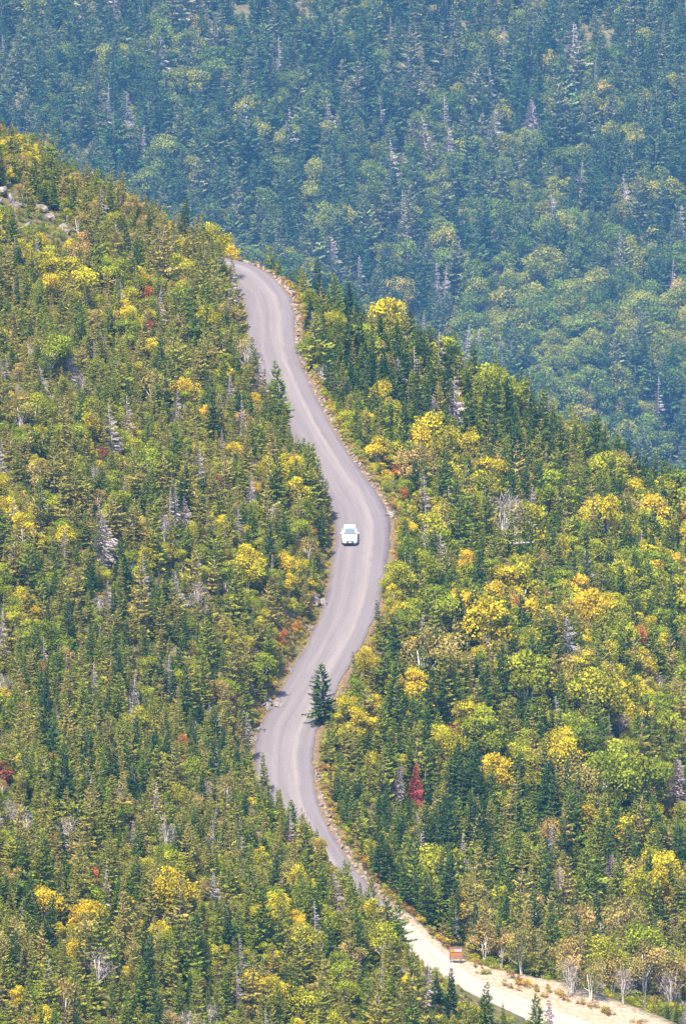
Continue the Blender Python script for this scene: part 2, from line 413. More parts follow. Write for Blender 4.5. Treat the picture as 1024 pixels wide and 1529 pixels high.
def broadleaf_shape(seed, W=0.42, n=1700, lobes=11, leaf=0.035, base=0.25, stems=3, bare=False, flat=1.0):
    r = np.random.default_rng(seed); L = Leaves(); TV, TF = [], []
    cen = []
    for k in range(lobes):
        a = r.uniform(0, 6.28); z = base+0.12+(0.80-base-0.12)*r.random()**0.8
        rad = W*0.72*math.sqrt(r.random())*(1.05-0.75*max(0, (z-0.5)/0.5)**1.5)
        cen.append((np.array([rad*math.cos(a), rad*math.sin(a), z]), W*r.uniform(0.28, 0.5)))
    cen.append((np.array([0, 0, 0.83]), W*0.36)); 
    for k in range(stems):
        a = 6.283*k/stems+r.uniform(-.5, .5); q = r.uniform(0.1, 0.3)*W
        tp = np.array([q*math.cos(a), q*math.sin(a), base+0.35+0.2*r.random()])
        md = tp*0.45+np.array([0, 0, 0.06])+r.normal(0, .012, 3)
        tube(TV, TF, [(0.01*math.cos(a), 0.01*math.sin(a), -0.08), md, tp], [0.017, 0.013, 0.006], 5)
    for c, rad in cen:
        s = c*np.array([.25, .25, .5])+np.array([0, 0, .03]); tube(TV, TF, [s, (s+c)/2+r.normal(0, .015, 3), c], [0.009, 0.006, 0.002], 4)
    wts = np.array([rad**2 for _, rad in cen]); wts /= wts.sum()
    for (c, rad), w in zip(cen, wts):
        tone = r.uniform(0.1, 0.9)
        for _ in range(int(n*w)):
            d = unit(r.normal(0, 1, 3)); d[2] *= flat
            if d[2] < -0.35 and r.random() < 0.7: d[2] = -d[2]
            rr = rad*(0.45+0.62*r.random()**0.5)*(1+0.22*math.sin(5*d[0]+3*d[1]+7*d[2]+c[0]*30))
            p = c+d*rr*np.array([1, 1, 0.85])
            f = unit(r.normal(0, 1, 3)+np.array([0, 0, .2])); sd = unit(np.cross(f, d+r.normal(0, .5, 3)))
            lf = leaf*r.uniform(.6, 1.4)
            if bare: lf *= 0.8; L.kite(p-f*lf*.5, unit(d+r.normal(0, .4, 3)), sd, lf*2.0, lf*0.09, r.random())
            else: L.kite(p-f*lf*.5, f, sd, lf, lf*0.42, min(1, max(0, tone+r.uniform(-.3, .3))))
    return L, (TV, TF)

PROTO = {}          # kind -> list of (crown mesh, trunk mesh)
LIB = {}            # kind -> collection of joined copies, for the parts of the forest nobody could count
def make_kind(kind, shapes, leaf_mat, bark_mat):
    lib = bpy.data.collections.new('planting_'+kind); PROTO[kind] = []; LIB[kind] = lib
    for i, (L, (TV, TF)) in enumerate(shapes):
        cm = mesh_from(kind+'_crown', L.V, L.F, [leaf_mat], attrs={'var': ('FACE', L.A)})
        tm = mesh_from(kind+'_trunk', TV, TF, [bark_mat], smooth=True)
        PROTO[kind].append((cm, tm))
        b = len(L.V)
        jm = mesh_from(kind+'_whole', L.V+TV, L.F+[tuple(b+k for k in f) for f in TF], [leaf_mat, bark_mat],
                       midx=[0]*len(L.F)+[1]*len(TF), attrs={'var': ('FACE', L.A+[0.5]*len(TF))})
        lib.objects.link(bpy.data.objects.new('%s_%02d' % (kind, i), jm))
sp_a = [spruce_shape(100+i, R=[.17, .2, .23, .19, .26, .21, .15, .24, .18, .28][i], ragged=[.2, .3, .35, .5, .3, .6, .45, .8, .7, .5][i], levels=[20, 18, 22, 17, 21, 19, 23, 18, 16, 19][i]) for i in range(10)]
sp_b = [spruce_shape(120+i, R=[.14, .17, .2, .16, .22][i], levels=22, ragged=.2+.06*i) for i in range(5)]
sp_c = [spruce_shape(140+i, R=[.18, .2, .24, .16, .22, .19, .26, .14, .21][i], levels=[18, 17, 19, 20, 16, 18, 17, 21, 15][i], bare=[.08, .12, .05, .1, .15, .08, .04, .2, .1][i], ragged=[.5, .6, .7, .5, .8, .9, .6, .7, 1.0][i], dens=.85, droop=.32) for i in range(9)]
sp_d = [spruce_shape(160+i, R=[.15, .19, .27, .13, .17][i], levels=[24, 24, 34, 22, 26][i], bare=.08, ragged=[.7, .7, .35, .8, .7][i], dens=[1.1, 1.2, 2.2, 1, 1.1][i], droop=.3, dead=True) for i in range(5)]
sp_e = [spruce_shape(180+i, R=[.19, .22, .25, .21, .17, .24][i], levels=20, bare=.05, ragged=.3+.1*i) for i in range(6)]
bl_a = [broadleaf_shape(200+i, W=[.36, .42, .48, .4, .5, .38][i], lobes=[9, 11, 12, 8, 13, 10][i], n=3400, leaf=.037, base=.1) for i in range(6)]
bl_b = [broadleaf_shape(220+i, W=[.38, .44, .5, .42][i], lobes=[10, 12, 9, 14][i], n=2600, leaf=.034, base=.2) for i in range(4)]
bl_f = [broadleaf_shape(240+i, W=[.36, .4, .46, .42, .38][i], lobes=[12, 14, 15, 11, 13][i], n=3200, leaf=.037, base=.15, stems=1) for i in range(5)]
bl_s = [broadleaf_shape(260+i, W=.6, lobes=7, n=500, leaf=.08, base=.02, stems=2) for i in range(4)]
bl_n = [broadleaf_shape(280+i, W=.42, lobes=10, n=900, leaf=.06, base=.2, stems=3, bare=True) for i in range(3)]
make_kind('spruce_green', sp_a, M['spruce_green'], M['bark_dark'])
make_kind('spruce_dark', sp_b, M['spruce_dark'], M['bark_dark'])
make_kind('fir_olive', sp_c, M['fir_olive'], M['bark_mid'])
make_kind('dead_grey', sp_d, M['twig_grey'], M['bark_dead'])
make_kind('dead_rust', sp_d[:3], M['twig_rust'], M['bark_dark'])
make_kind('birch_yellow', bl_a, M['birch_yellow'], M['bark_pale'])
make_kind('birch_lime', bl_a, M['birch_lime'], M['bark_pale'])
make_kind('birch_tan', bl_b, M['birch_tan'], M['bark_pale'])
make_kind('birch_bare', bl_n, M['twig_grey'], M['bark_pale'])
make_kind('leaf_orange', bl_b, M['leaf_orange'], M['bark_dark'])
make_kind('leaf_red', bl_s, M['leaf_red'], M['bark_dark'])
make_kind('far_spruce', sp_e, M['far_spruce'], M['bark_dark'])
make_kind('far_leaf', bl_f, M['far_leaf'], M['bark_dark'])
make_kind('shrub_green', bl_s, M['birch_lime'], M['bark_dark'])
make_kind('shrub_dark', bl_s, M['spruce_green'], M['bark_dark'])
make_kind('shrub_tan', bl_s, M['birch_tan'], M['bark_dark'])
make_kind('shrub_rust', bl_s, M['fern_rust'], M['bark_dark'])
make_kind('shrub_gold', bl_s, M['birch_yellow'], M['bark_dark'])
HALF = {'spruce_green': .2, 'spruce_dark': .17, 'fir_olive': .2, 'dead_grey': .14, 'dead_rust': .15, 'birch_yellow': .36, 'birch_lime': .36,
        'birch_tan': .36, 'birch_bare': .3, 'leaf_orange': .36, 'leaf_red': .5, 'far_spruce': .2, 'far_leaf': .38}

# ------------------------------------------------------------------ where the photograph shows open road: nothing may stand in front of it
OPEN = [np.array(p, float) for p in (
    [(352,400),(366,428),(380,462),(396,492),(414,520),(430,558),(448,590),(459,612),(474,640),(489,660),(495,690),(500,730),(501,770),(500,800),
     (495,840),(491,880),(487,910),(468,950),(445,995),(416,1045),(394,1085),(388,1120),(404,1165),(430,1185),(452,1196),(464,1222),(478,1240),
     (466,1190),(459,1145),(462,1105),(470,1080),(488,1040),(512,1005),(530,965),(546,925),(560,895),(570,870),(574,830),(577,775),(556,737),(535,705),
     (512,672),(497,641),(474,603),(456,562),(444,530),(438,500),(438,462),(428,440),(400,420),(370,402)],
    [(486,1262),(498,1296),(506,1294),(494,1260)],
    [(598,1388),(616,1414),(648,1446),(706,1486),(768,1520),(840,1529),(950,1529),(880,1505),(790,1484),(722,1462),(690,1446),(652,1418),(622,1398),(604,1384)],
    [(668,1412),(692,1412),(692,1440),(668,1440)])]
_E = [(poly, np.roll(poly, -1, 0)) for poly in OPEN]
def inside(px, py):
    px = np.asarray(px, float)[:, None]; py = np.asarray(py, float)[:, None]; r = np.zeros(px.shape[0], bool)
    for A, B in _E:
        dy = B[:, 1]-A[:, 1]; dy = np.where(dy == 0, 1e-9, dy)
        c = ((A[:, 1] > py) != (B[:, 1] > py)) & (px < (B[:, 0]-A[:, 0])*(py-A[:, 1])/dy+A[:, 0])
        r |= (c.sum(1) % 2) == 1
    return r
def blocks(P, H, half):
    """fraction of a tree's outline that would fall on the open road"""
    s = np.linspace(0, 1, 7)
    px0, py0 = project(P); px1, py1 = project(P+np.array([0, 0, H]))
    hpx = half*H*FPX/P[1]
    pts = [(px0+(px1-px0)*t+sx*hpx*(0.85 if half > .3 else (1-t)), py0+(py1-py0)*t) for t in s for sx in (-.9, 0, .9)]
    a = np.array(pts); return inside(a[:, 0], a[:, 1]).mean()

# ------------------------------------------------------------------ planting
trees = []      # kind, variant, position, rz, lean(x,y), scale(x,z), zone
def plant(kind, p, H, zone, wid=1.0, special=None, lean=None, var=None):
    v = int(rng.integers(len(PROTO[kind]))) if var is None else var
    if kind == 'dead_grey' and var is None and v == 2 and rng.random() < (.9 if zone != 'far' else .5): v = 3
    ln = rng.normal(0, 0.055, 2) if lean is None else np.array(lean)
    trees.append(dict(kind=kind, v=v, p=np.array(p, float), rz=rng.uniform(0, 6.28), ln=ln, H=H, w=wid*rng.uniform(.9, 1.12), zone=zone, sp=special))
def blob(px, py, lst):
    s = 0.0
    for x, y, rx, ry, a in lst: s += a*math.exp(-((px-x)/rx)**2-((py-y)/ry)**2)
    return s
YEL = [(60,400,120,60,.5),(120,470,90,50,.3),(250,720,160,70,.5),(30,860,70,110,.6),(160,860,60,60,.35),(290,830,80,60,.4),(420,900,70,110,.5),(90,1330,90,110,.5),
       (20,240,110,70,.5),(230,540,120,70,.25),(420,800,60,110,.4),(560,950,90,60,.7),(560,1090,110,50,.8),(700,940,120,80,.5),(760,1150,110,60,.6),(900,1030,140,90,.75),
       (480,1420,120,110,.4),(560,660,50,40,.6),(620,720,60,50,.6),(700,690,50,40,.5),(840,890,90,60,.7),(960,830,90,80,.5),(690,830,90,80,.5),(1000,1000,90,120,.5),(340,1440,120,90,.35),
       (480,1240,60,60,.3),(260,1120,60,80,.2),(760,980,60,40,.4)]
DRK = [(600,590,110,80,.8),(760,650,120,80,.7),(880,740,100,60,.5),(480,520,60,50,.4),(780,1050,90,60,.3),(680,1230,120,110,.5),(300,1180,140,100,.35),(150,1180,120,90,.2),
       (640,1340,100,60,.4),(950,900,80,60,.3),(330,900,80,70,.35),(180,960,90,60,.25)]
TAN = [(120,280,180,90,.7),(420,380,120,60,.5),(180,430,160,80,.4),(100,620,160,100,.45),(380,700,90,110,.4),(900,1430,170,60,1.2),(780,1330,130,70,.4),(1000,1120,70,120,.35),(250,1230,60,50,.4),
       (500,1340,80,60,.3),(700,1400,90,50,.5),(850,1220,90,60,.3),(60,1450,90,60,.3)]
SIGHT = []
def hides(p, H, half):
    px0, py0 = project(p); _, py1 = project(p+np.array([0, 0, H])); hp = half*H*FPX/p[1]
    for (x, yb, yt, hw, Y, fr) in SIGHT:
        if p[1] < Y+.3 and abs(px0-x) < hw+hp*.55 and py1 < yb-(yb-yt)*fr and py0 > yt: return True
    return False
def near_tree(x, y, z):
    p = np.array([x, y, z]); px, py = project(p)
    if px < -320 or px > 1344 or py > 1720 or py < -80: return
    D = float(Dr); up_side = D < 0
    yel = 0.06+blob(px, py, YEL); drk = (0.07 if up_side else .16)+blob(px, py, DRK)*(.6 if up_side else 1); tn = 0.10+blob(px, py, TAN)
    clump = n4(x/5.5, y/9)+0.6*n1(x/2.7+9, y/4)
    w = {'birch_yellow': (0.62 if up_side else .8)*yel*max(0.06, 0.55+1.3*clump), 'birch_lime': ((0.07+0.45*yel) if up_side else (0.13+.5*yel))*max(.1, 0.8+.9*clump), 'birch_tan': 0.45*tn*max(.1, .8+clump),
         'fir_olive': (0.26+0.55*tn+(.34 if up_side else 0)), 'spruce_green': 0.52 if up_side else .62, 'spruce_dark': 0.8*drk, 'dead_grey': 0.05 if up_side else 0.032,
         'leaf_orange': 0.006, 'leaf_red': 0.003, 'birch_bare': .012}
    ks = list(w); ws = np.array([w[k] for k in ks]); ws /= ws.sum()
    kind = ks[int(rng.choice(len(ks), p=ws))]
    big = .9+0.38*sstep(520, 640, px)*(1-0.3*sstep(1250, 1400, py))-0.12*(1-sstep(250, 480, py))
    H = 4.2*big*float(np.exp(rng.normal(0, 0.3)))*(1+.18*clump)
    if kind.startswith('birch'): H *= 0.68 if up_side else .74
    if kind == 'spruce_dark': H *= 1.15
    if kind == 'fir_olive' and rng.random() < .3: H *= .7
    if kind in ('leaf_orange',): H *= .6
    if kind == 'leaf_red': H *= .4
    H = min(max(H, 1.4), 8.5)
    if y > YC+1: H = min(H, 4.2)
    zone = 'up' if up_side else 'down'
    for f in (1.0, 0.8, 0.62, 0.46, 0.3):
        if (abs(D) > 30 or blocks(p, H*f, HALF[kind]) < 0.03) and not hides(p, H*f, HALF[kind]): break
    else: return
    plant(kind, p, H*f, zone)

specials = [  # kind, base pixel, height m, width, variant, label
 ('spruce_dark', (488,1082), 6.8, 1.5, 4, 'lone dark green spruce leaning over the outer edge of the lower road bend'),
 ('spruce_green', (397,1188), 4.6, .9, 0, 'thin green spruce standing against the pale road at the lower bend'),
 ('dead_rust', (616,1210), 5.3, .78, 2, 'rust red dead spruce touching a grey dead spruce'),
 ('dead_grey', (593,1208), 5.0, .72, 2, 'grey dead spruce touching a rust red dead one'),
 ('dead_grey', (1010,1218), 6.4, .95, 2, 'broad grey dead spruce with a maroon shrub at its foot'),
 ('leaf_red', (996,1222), 1.3, 1, None, 'maroon shrub at the foot of a broad grey dead spruce'),
 ('dead_rust', (925,1252), 3.0, .8, 0, 'slim dark red dead conifer among yellow birches'),
 ('birch_yellow', (562,706), 4.6, 1.0, 1, 'bright yellow birch with a visible trunk just outside the upper road bend'),
 ('birch_yellow', (698,690), 4.0, 1.0, 3, 'golden yellow birch between tall dark spruces'),
 ('leaf_orange', (592,722), 2.6, 1, 0, 'orange leaved bush beside the yellow birches at the upper bend'),
 ('leaf_orange', (603,752), 2.2, 1, 1, 'orange leaved bush next to the boulders outside the bend'),
 ('leaf_orange', (466,806), 1.6, 1, 2, 'small orange bush on the bank above the car'),
 ('leaf_orange', (421,975), 2.6, .7, 3, 'orange gold sapling in the dark spruces above the road'),
 ('leaf_red', (152,690), 1.5, 1, 1, 'small red shrub in the olive firs high above the road'),
 ('leaf_red', (4,1175), 2.4, 1, 2, 'maroon shrub at the side of the uphill forest'),
 ('dead_grey', (318,1352), 3.2, 1.5, 1, 'blunt grey dead spruce with dense bare twigs and broken top'),
 ('dead_grey', (312,1275), 5.2, .8, 0, 'leaning tapered grey dead spruce with short bare branches'),
 ('dead_grey', (274,788), 3.6, 1.1, 1, 'grey dead fir with drooping twigs beside yellow birches'),
 ('dead_grey', (373,760), 4.8, .7, 3, 'slender grey dead spire on the slope above the car'),
 ('dead_grey', (680,1412), 4.2, .9, 3, 'bare grey snag right behind the orange roadside board'),
 ('birch_bare', (985,1040), 2.6, 1, 0, 'bleached bare birch with forked white limbs'),
 ('birch_bare', (925,1105), 3.0, 1.1, 1, 'pale bare birch crown among yellow trees'),
 ('birch_bare', (250,1270), 2.6, 1.3, 2, 'rounded leafless grey brown bush in the uphill forest'),
 ('spruce_dark', (672,1528), 5.4, 1, 2, 'pointed dark spruce in front of the gravel road'),
 ('spruce_green', (722,1545), 5.2, 1, 4, 'full green spruce in front of the pale gravel'),
 ('spruce_green', (795,1552), 4.6, 1.2, 2, 'bushy green spruce next to a grey snag before the gravel'),
 ('dead_grey', (818,1550), 4.6, .8, 4, 'grey snag next to a bushy spruce before the gravel'),
 ('spruce_dark', (646,1520), 3.6, .8, 1, 'young dark spruce beside the pointed one before the gravel road'),
 ('spruce_green', (752,1548), 3.4, .8, 0, 'small green spruce poking up in front of the gravel road'),
]
for x in (860, 888, 905, 932, 958, 985, 1008, 1030, 1055):
    specials.append(('birch_tan', (x+rng.uniform(-9, 9), 1488+(x-880)*.13+rng.uniform(-16, 8)), rng.uniform(4.2, 7.4), rng.uniform(.75, 1.15), None, 'G'))
for x, lab in ((848, 'white bare birch beside the tan birches at the gravel apron'), (930, 'twisted white bare birch standing inside the row of tan birches'), (1000, 'pale leafless birch at the end of the tan birch row')):
    specials.append(('birch_bare', (x, 1494+(x-880)*.14), rng.uniform(3.4, 4.6), .8, None, lab))
for x in (724, 748, 778):
    specials.append(('birch_tan', (x, 1440+(x-724)*.3), rng.uniform(4.6, 6.2), .8, None, 'G'))
for kind, (px, py), H, w, v, lab in specials:
    p = hit(px, py); p[2] = float(height(p[0], p[1]))
    sp = lab if lab != 'G' else 'pale trunked birch with a tan crown in the row beside the gravel road'
    qx, qb = project(p); _, qt = project(p+np.array([0, 0, H])); SIGHT.append((qx, qb, qt, HALF[kind]*H*w*FPX/p[1]*.75, p[1], .12 if lab == 'G' else .3))
    plant(kind, p, H, 'special', w, sp, lean=(0.0, 0.16) if 'leaning tapered' in lab else None, var=v)

def candidates(y0, y1, stp):
    y = y0
    while y < y1:
        half = 0.073*y
        for x in np.arange(-half, half, stp): yield x+rng.uniform(-.5, .5)*stp, y+rng.uniform(-.5, .5)*stp*1.15
        y += stp*1.15
for x_, yb_, yt_, hw_ in ((14,306,288,22),(74,332,308,18),(100,358,332,15),(44,340,328,10),(28,586,570,6),(18,180,168,26),(150,225,208,10),(402,1075,1035,14),(476,910,875,12)):
    SIGHT.append((x_, yb_, yt_, hw_, hit(x_, yb_)[1], .1))
cand = np.array(list(candidates(640, YC+9, 1.52)))
Dc, Zc, Ic = road_info(cand[:, 0], cand[:, 1])
hwc = np.where(Dc < 0, HWL[Ic], HWR[Ic])
keep = np.abs(Dc) > hwc+np.where(Dc < 0, 1.1, 1.5+1.2*GRAVEL[Ic]+5.5*APRON[Ic])
rocks_px = [(28,582,6,6),(14,300,26,14),(74,322,22,16),(100,345,20,16),(20,172,30,6),(45,330,22,10),(150,215,14,10)]
Zg = height(cand[:, 0], cand[:, 1])
for (x, y), Dr, kp, zz in zip(cand, Dc, keep, Zg):
    if not kp: continue
    q = project(np.array([x, y, zz]))
    if any(abs(q[0]-a) < c*.7 and -d*1.2 < b-q[1] < d*.4 for a, b, c, d in rocks_px): continue
    near_tree(x, y, zz)

# far slope, across the valley
HW = [(290,120,70,60,.5),(420,240,60,50,.5),(520,330,70,60,.7),(620,420,110,50,.8),(760,460,120,60,1.2),(900,540,130,70,1.0),(980,640,90,80,1.0),(840,240,70,50,.8),(740,270,70,40,.4),
      (800,350,80,40,.6),(960,490,80,60,.8),(880,420,70,60,.6),(700,540,90,60,.6),(880,650,90,50,.8),(560,120,50,40,.25),(660,180,60,40,.35),(910,180,40,30,.3),(1000,320,50,40,.3),(470,330,40,40,.5)]
y = 2330.0
while y < 3150:
    for x in np.arange(-0.076*y, 0.076*y, 5.8):
        X = x+rng.uniform(-2.8, 2.8); Y = y+rng.uniform(-3, 3)
        z = float(height(X, Y)); p = np.array([X, Y, z]); px, py = project(p)
        if px < -360 or px > 1384 or py < -330 or py > 900: continue
        hwd = 0.09+0.85*blob(px, py, HW)*(0.9+1.1*n4(X/19, Y/30)); r = rng.random()
        if r < hwd: plant('far_leaf', p, rng.uniform(9.5, 15.5), 'far', 1.1)
        elif r < hwd+0.035: plant('dead_grey', p, rng.uniform(12, 21), 'far', .9)
        else: plant('far_spruce', p, 16.5*math.exp(rng.normal(0, .26)), 'far')
    y += 6.8
for px, py, H in ((495,425,13.5),(725,378,9),(823,360,13),(630,510,8),(652,470,15),(783,520,11),(855,120,17),(240,140,17),(632,250,15),(570,220,15)):
    p = hit(px, py, 2250, 3100); plant('dead_grey', p, H*1.28, 'far', 1.15 if px != 652 else .6)
# ------------------------------------------------------------------ which trees show, and how large (front to back coverage count)
CELL = 4.0
mask = np.zeros((int(1529/CELL)+1, int(1024/CELL)+1), bool)
order = sorted(range(len(trees)), key=lambda i: trees[i]['p'][1])
for i in order:
    t = trees[i]; p = t['p']; px, py = project(p); ppm = FPX/np.linalg.norm(p-CAM)
    Hh = t['H']*ppm*0.98; hw = HALF[t['kind']]*t['H']*t['w']*ppm; wide = HALF[t['kind']] > .25
    y0, y1 = int((py-Hh)/CELL), int((py)/CELL); vis = 0
    for yc in range(max(y0, 0), min(y1+1, mask.shape[0])):
        u = (yc-y0)/max(1, y1-y0); h = hw*((min(1, 1.3*math.sqrt(u))) if wide else u)
        a, b = int((px-h)/CELL), int((px+h)/CELL)
        a, b = max(a, 0), min(b+1, mask.shape[1])
        if b > a:
            row = mask[yc, a:b]; vis += int((~row).sum()); row[:] = True
    t['vis'] = vis

LOOK = {'spruce_green': ('green', 'spruce'), 'spruce_dark': ('dark green', 'spruce'), 'fir_olive': ('olive brown', 'fir'), 'birch_yellow': ('golden yellow', 'birch'), 'birch_lime': ('yellow green', 'birch'),
        'birch_tan': ('tan', 'birch'), 'birch_bare': ('leafless grey', 'birch'), 'dead_grey': ('bare grey', 'dead conifer'), 'dead_rust': ('rust red', 'dead conifer'), 'leaf_orange': ('orange', 'bush'),
        'leaf_red': ('red', 'shrub'), 'far_spruce': ('hazy', 'spruce'), 'far_leaf': ('pale green', 'hardwood')}
MEDH = {}
for k in LOOK:
    for far in (0, 1):
        hs = [t['H'] for t in trees if t['kind'] == k and (t['zone'] == 'far') == bool(far)]
        if hs: MEDH[k, far] = (np.percentile(hs, 33), np.percentile(hs, 75))
FARP = np.array([t['p'][:2] for t in trees if t['zone'] == 'far']); FARL = np.array([t['kind'] == 'far_leaf' for t in trees if t['zone'] == 'far'])
DEADP = np.array([t['p'][:2] for t in trees if t['zone'] == 'far' and t['kind'] == 'dead_grey'])
def describe(t):
    """size, build, colour, kind and the stretch of road (or the forest) that a tree grows by"""
    lo, hi = MEDH[t['kind'], int(t['zone'] == 'far')]
    size = 'small' if t['H'] < lo else 'tall' if t['H'] > hi else 'middling'
    me = PROTO[t['kind']][t['v']][0]; co = np.empty(len(me.vertices)*3, np.float32); me.vertices.foreach_get('co', co)
    wd = np.percentile(np.abs(co.reshape(-1, 3)[:, 0]), 92)*t['w']
    br = HALF[t['kind']]
    build = 'narrow' if wd < br*.62 else 'broad' if wd > br*.8 else 'even'
    if t['zone'] == 'far':
        near = FARL[((FARP-t['p'][:2])**2).sum(1) < 320]
        where = 'among hardwoods across the valley' if near.mean() > .45 else 'among spruces and hardwoods across the valley' if near.mean() > .15 else 'in the spruce forest across the valley'
        if ((DEADP-t['p'][:2])**2).sum(1).min() < 64 and t['kind'] != 'dead_grey': where += ' beside a grey snag'
        return '%s %s %s %s %s' % (size, build, *LOOK[t['kind']], where)
    D, _, I = road_info(t['p'][:1], t['p'][1:2]); D = float(D[0]); y = rpy[int(I[0])]
    seg = 'the topmost bend' if y < 560 else 'the stretch above the car' if y < 740 else 'the stretch with the car' if y < 900 else 'the lower bend' if y < 1190 else 'the gravel end'
    e = abs(D)-3
    if D < 0: where = ('at the uphill edge of ' if e < 4 else 'on the bank above ' if e < 14 else 'high above ')+seg
    else: where = ('at the outer edge of ' if e < 4 else 'on the drop below ' if e < 14 else 'far below ')+seg
    return '%s %s %s %s %s' % (size, build, *LOOK[t['kind']], where)
NAME = {'spruce_green': ('spruce_tree', 'spruce'), 'spruce_dark': ('dark_spruce_tree', 'dark spruce'), 'fir_olive': ('fir_tree', 'fir'), 'birch_yellow': ('yellow_birch_tree', 'yellow birch'),
        'birch_lime': ('green_birch_tree', 'green birch'), 'birch_tan': ('tan_birch_tree', 'tan birch'), 'birch_bare': ('bare_birch_tree', 'bare birch'), 'dead_grey': ('dead_conifer', 'dead conifer'),
        'dead_rust': ('dead_conifer', 'dead conifer'), 'leaf_orange': ('orange_bush', 'bush'), 'leaf_red': ('red_shrub', 'shrub'), 'far_spruce': ('distant_spruce_tree', 'distant spruce'),
        'far_leaf': ('hardwood_tree', 'hardwood tree')}
def stand(t):
    nm, cat = NAME[t['kind']]
    root = bpy.data.objects.new(nm, None); C.objects.link(root); root.empty_display_size = .3
    root.location = t['p']; root.rotation_euler = (t['ln'][0], t['ln'][1], t['rz']); root.scale = (t['H']*t['w'], t['H']*t['w'], t['H'])
    cm, tm = PROTO[t['kind']][t['v']]
    for pn, me in (('crown', cm), ('trunk', tm)):
        o = bpy.data.objects.new(pn, me); C.objects.link(o); o.parent = root
    if t['sp']:
        tag(root, t['sp'], cat)
        if t['sp'].startswith('pale trunked'): root['group'] = 'birches beside the gravel road'
    else:
        lab = describe(t); tag(root, lab, cat, lab)

def scatter(name, lib, recs, label, cat):
    """one object for the plants nobody could count: instances on its vertices"""
    me = bpy.data.meshes.new(name); n = len(recs)
    me.from_pydata([tuple(t['p']) for t in recs], [], [])
    def put(k, typ, arr, prop):
        a = me.attributes.new(k, typ, 'POINT'); a.data.foreach_set(prop, np.asarray(arr).ravel())
    put('rot', 'FLOAT_VECTOR', np.array([(t['ln'][0], t['ln'][1], t['rz']) for t in recs], np.float32), 'vector')
    put('siz', 'FLOAT_VECTOR', np.array([(t['H']*t['w'], t['H']*t['w'], t['H']) for t in recs], np.float32), 'vector')
    put('pick', 'INT', np.array([t['v'] for t in recs], np.int32), 'value')
    o = obj(name, me)
    ng = bpy.data.node_groups.new(name, 'GeometryNodeTree')
    ng.interface.new_socket('Geometry', in_out='INPUT', socket_type='NodeSocketGeometry')
    ng.interface.new_socket('Geometry', in_out='OUTPUT', socket_type='NodeSocketGeometry')
    N = ng.nodes; gi = N.new('NodeGroupInput'); go = N.new('NodeGroupOutput'); ip = N.new('GeometryNodeInstanceOnPoints'); ci = N.new('GeometryNodeCollectionInfo')
    ci.inputs['Collection'].default_value = lib; ci.inputs['Separate Children'].default_value = True; ci.inputs['Reset Children'].default_value = True
    ip.inputs['Pick Instance'].default_value = True
    def named(k, typ):
        a = N.new('GeometryNodeInputNamedAttribute'); a.data_type = typ; a.inputs['Name'].default_value = k; return a.outputs['Attribute']
    lk = ng.links.new
    lk(gi.outputs[0], ip.inputs['Points']); lk(ci.outputs[0], ip.inputs['Instance'])
    e2r = N.new('FunctionNodeEulerToRotation'); lk(named('rot', 'FLOAT_VECTOR'), e2r.inputs[0]); lk(e2r.outputs[0], ip.inputs['Rotation'])
    lk(named('siz', 'FLOAT_VECTOR'), ip.inputs['Scale']); lk(named('pick', 'INT'), ip.inputs['Instance Index']); lk(ip.outputs[0], go.inputs[0])
    md = o.modifiers.new('planting', 'NODES'); md.node_group = ng
    tag(o, label, cat, kind='stuff'); return o

LIMIT = 290
bykind = {}
for t in trees: bykind.setdefault((t['kind'], t['zone'] == 'far'), []).append(t)
REST = {'spruce_green': ('spruce_forest', 'mass of small green spruces covering the ridge either side of the road'), 'spruce_dark': ('dark_spruce_forest', 'mass of dark spruces covering the ridge either side of the road'),
        'fir_olive': ('fir_forest', 'mass of olive brown firs covering the ridge either side of the road'), 'birch_yellow': ('yellow_birch_thicket', 'mass of golden birches between the conifers on the ridge'),
        'birch_lime': ('green_birch_thicket', 'mass of yellow green birches between the conifers on the ridge'), 'birch_tan': ('tan_birch_thicket', 'mass of tan birches between the conifers on the ridge'),
        'far_spruce': ('distant_forest', 'blue hazed spruce forest covering the mountainside across the valley'), 'far_leaf': ('distant_hardwood_forest', 'pale green hardwood crowns massed on the mountainside across the valley'),
        'dead_grey': ('dead_conifer_stand', 'grey dead conifers scattered through the forest')}
for (kind, far), lst in bykind.items():
    lst.sort(key=lambda t: (t['sp'] is None, -t['vis']))
    one = [t for t in lst[:LIMIT] if t['sp'] or t['vis'] > 3]; ids = {id(t) for t in one}
    for t in one: stand(t)
    rest = [t for t in lst if id(t) not in ids]
    if rest:
        if kind in REST: nm, lab = REST[kind]
        else: nm, lab = kind+'_thicket', 'scattered '+NAME[kind][1]+' growth deep inside the ridge forest'
        if far and kind == 'dead_grey': nm, lab = 'distant_dead_conifer_stand', 'grey dead conifers deep in the forest across the valley'
        scatter(nm, LIB[kind], rest, lab, 'forest')

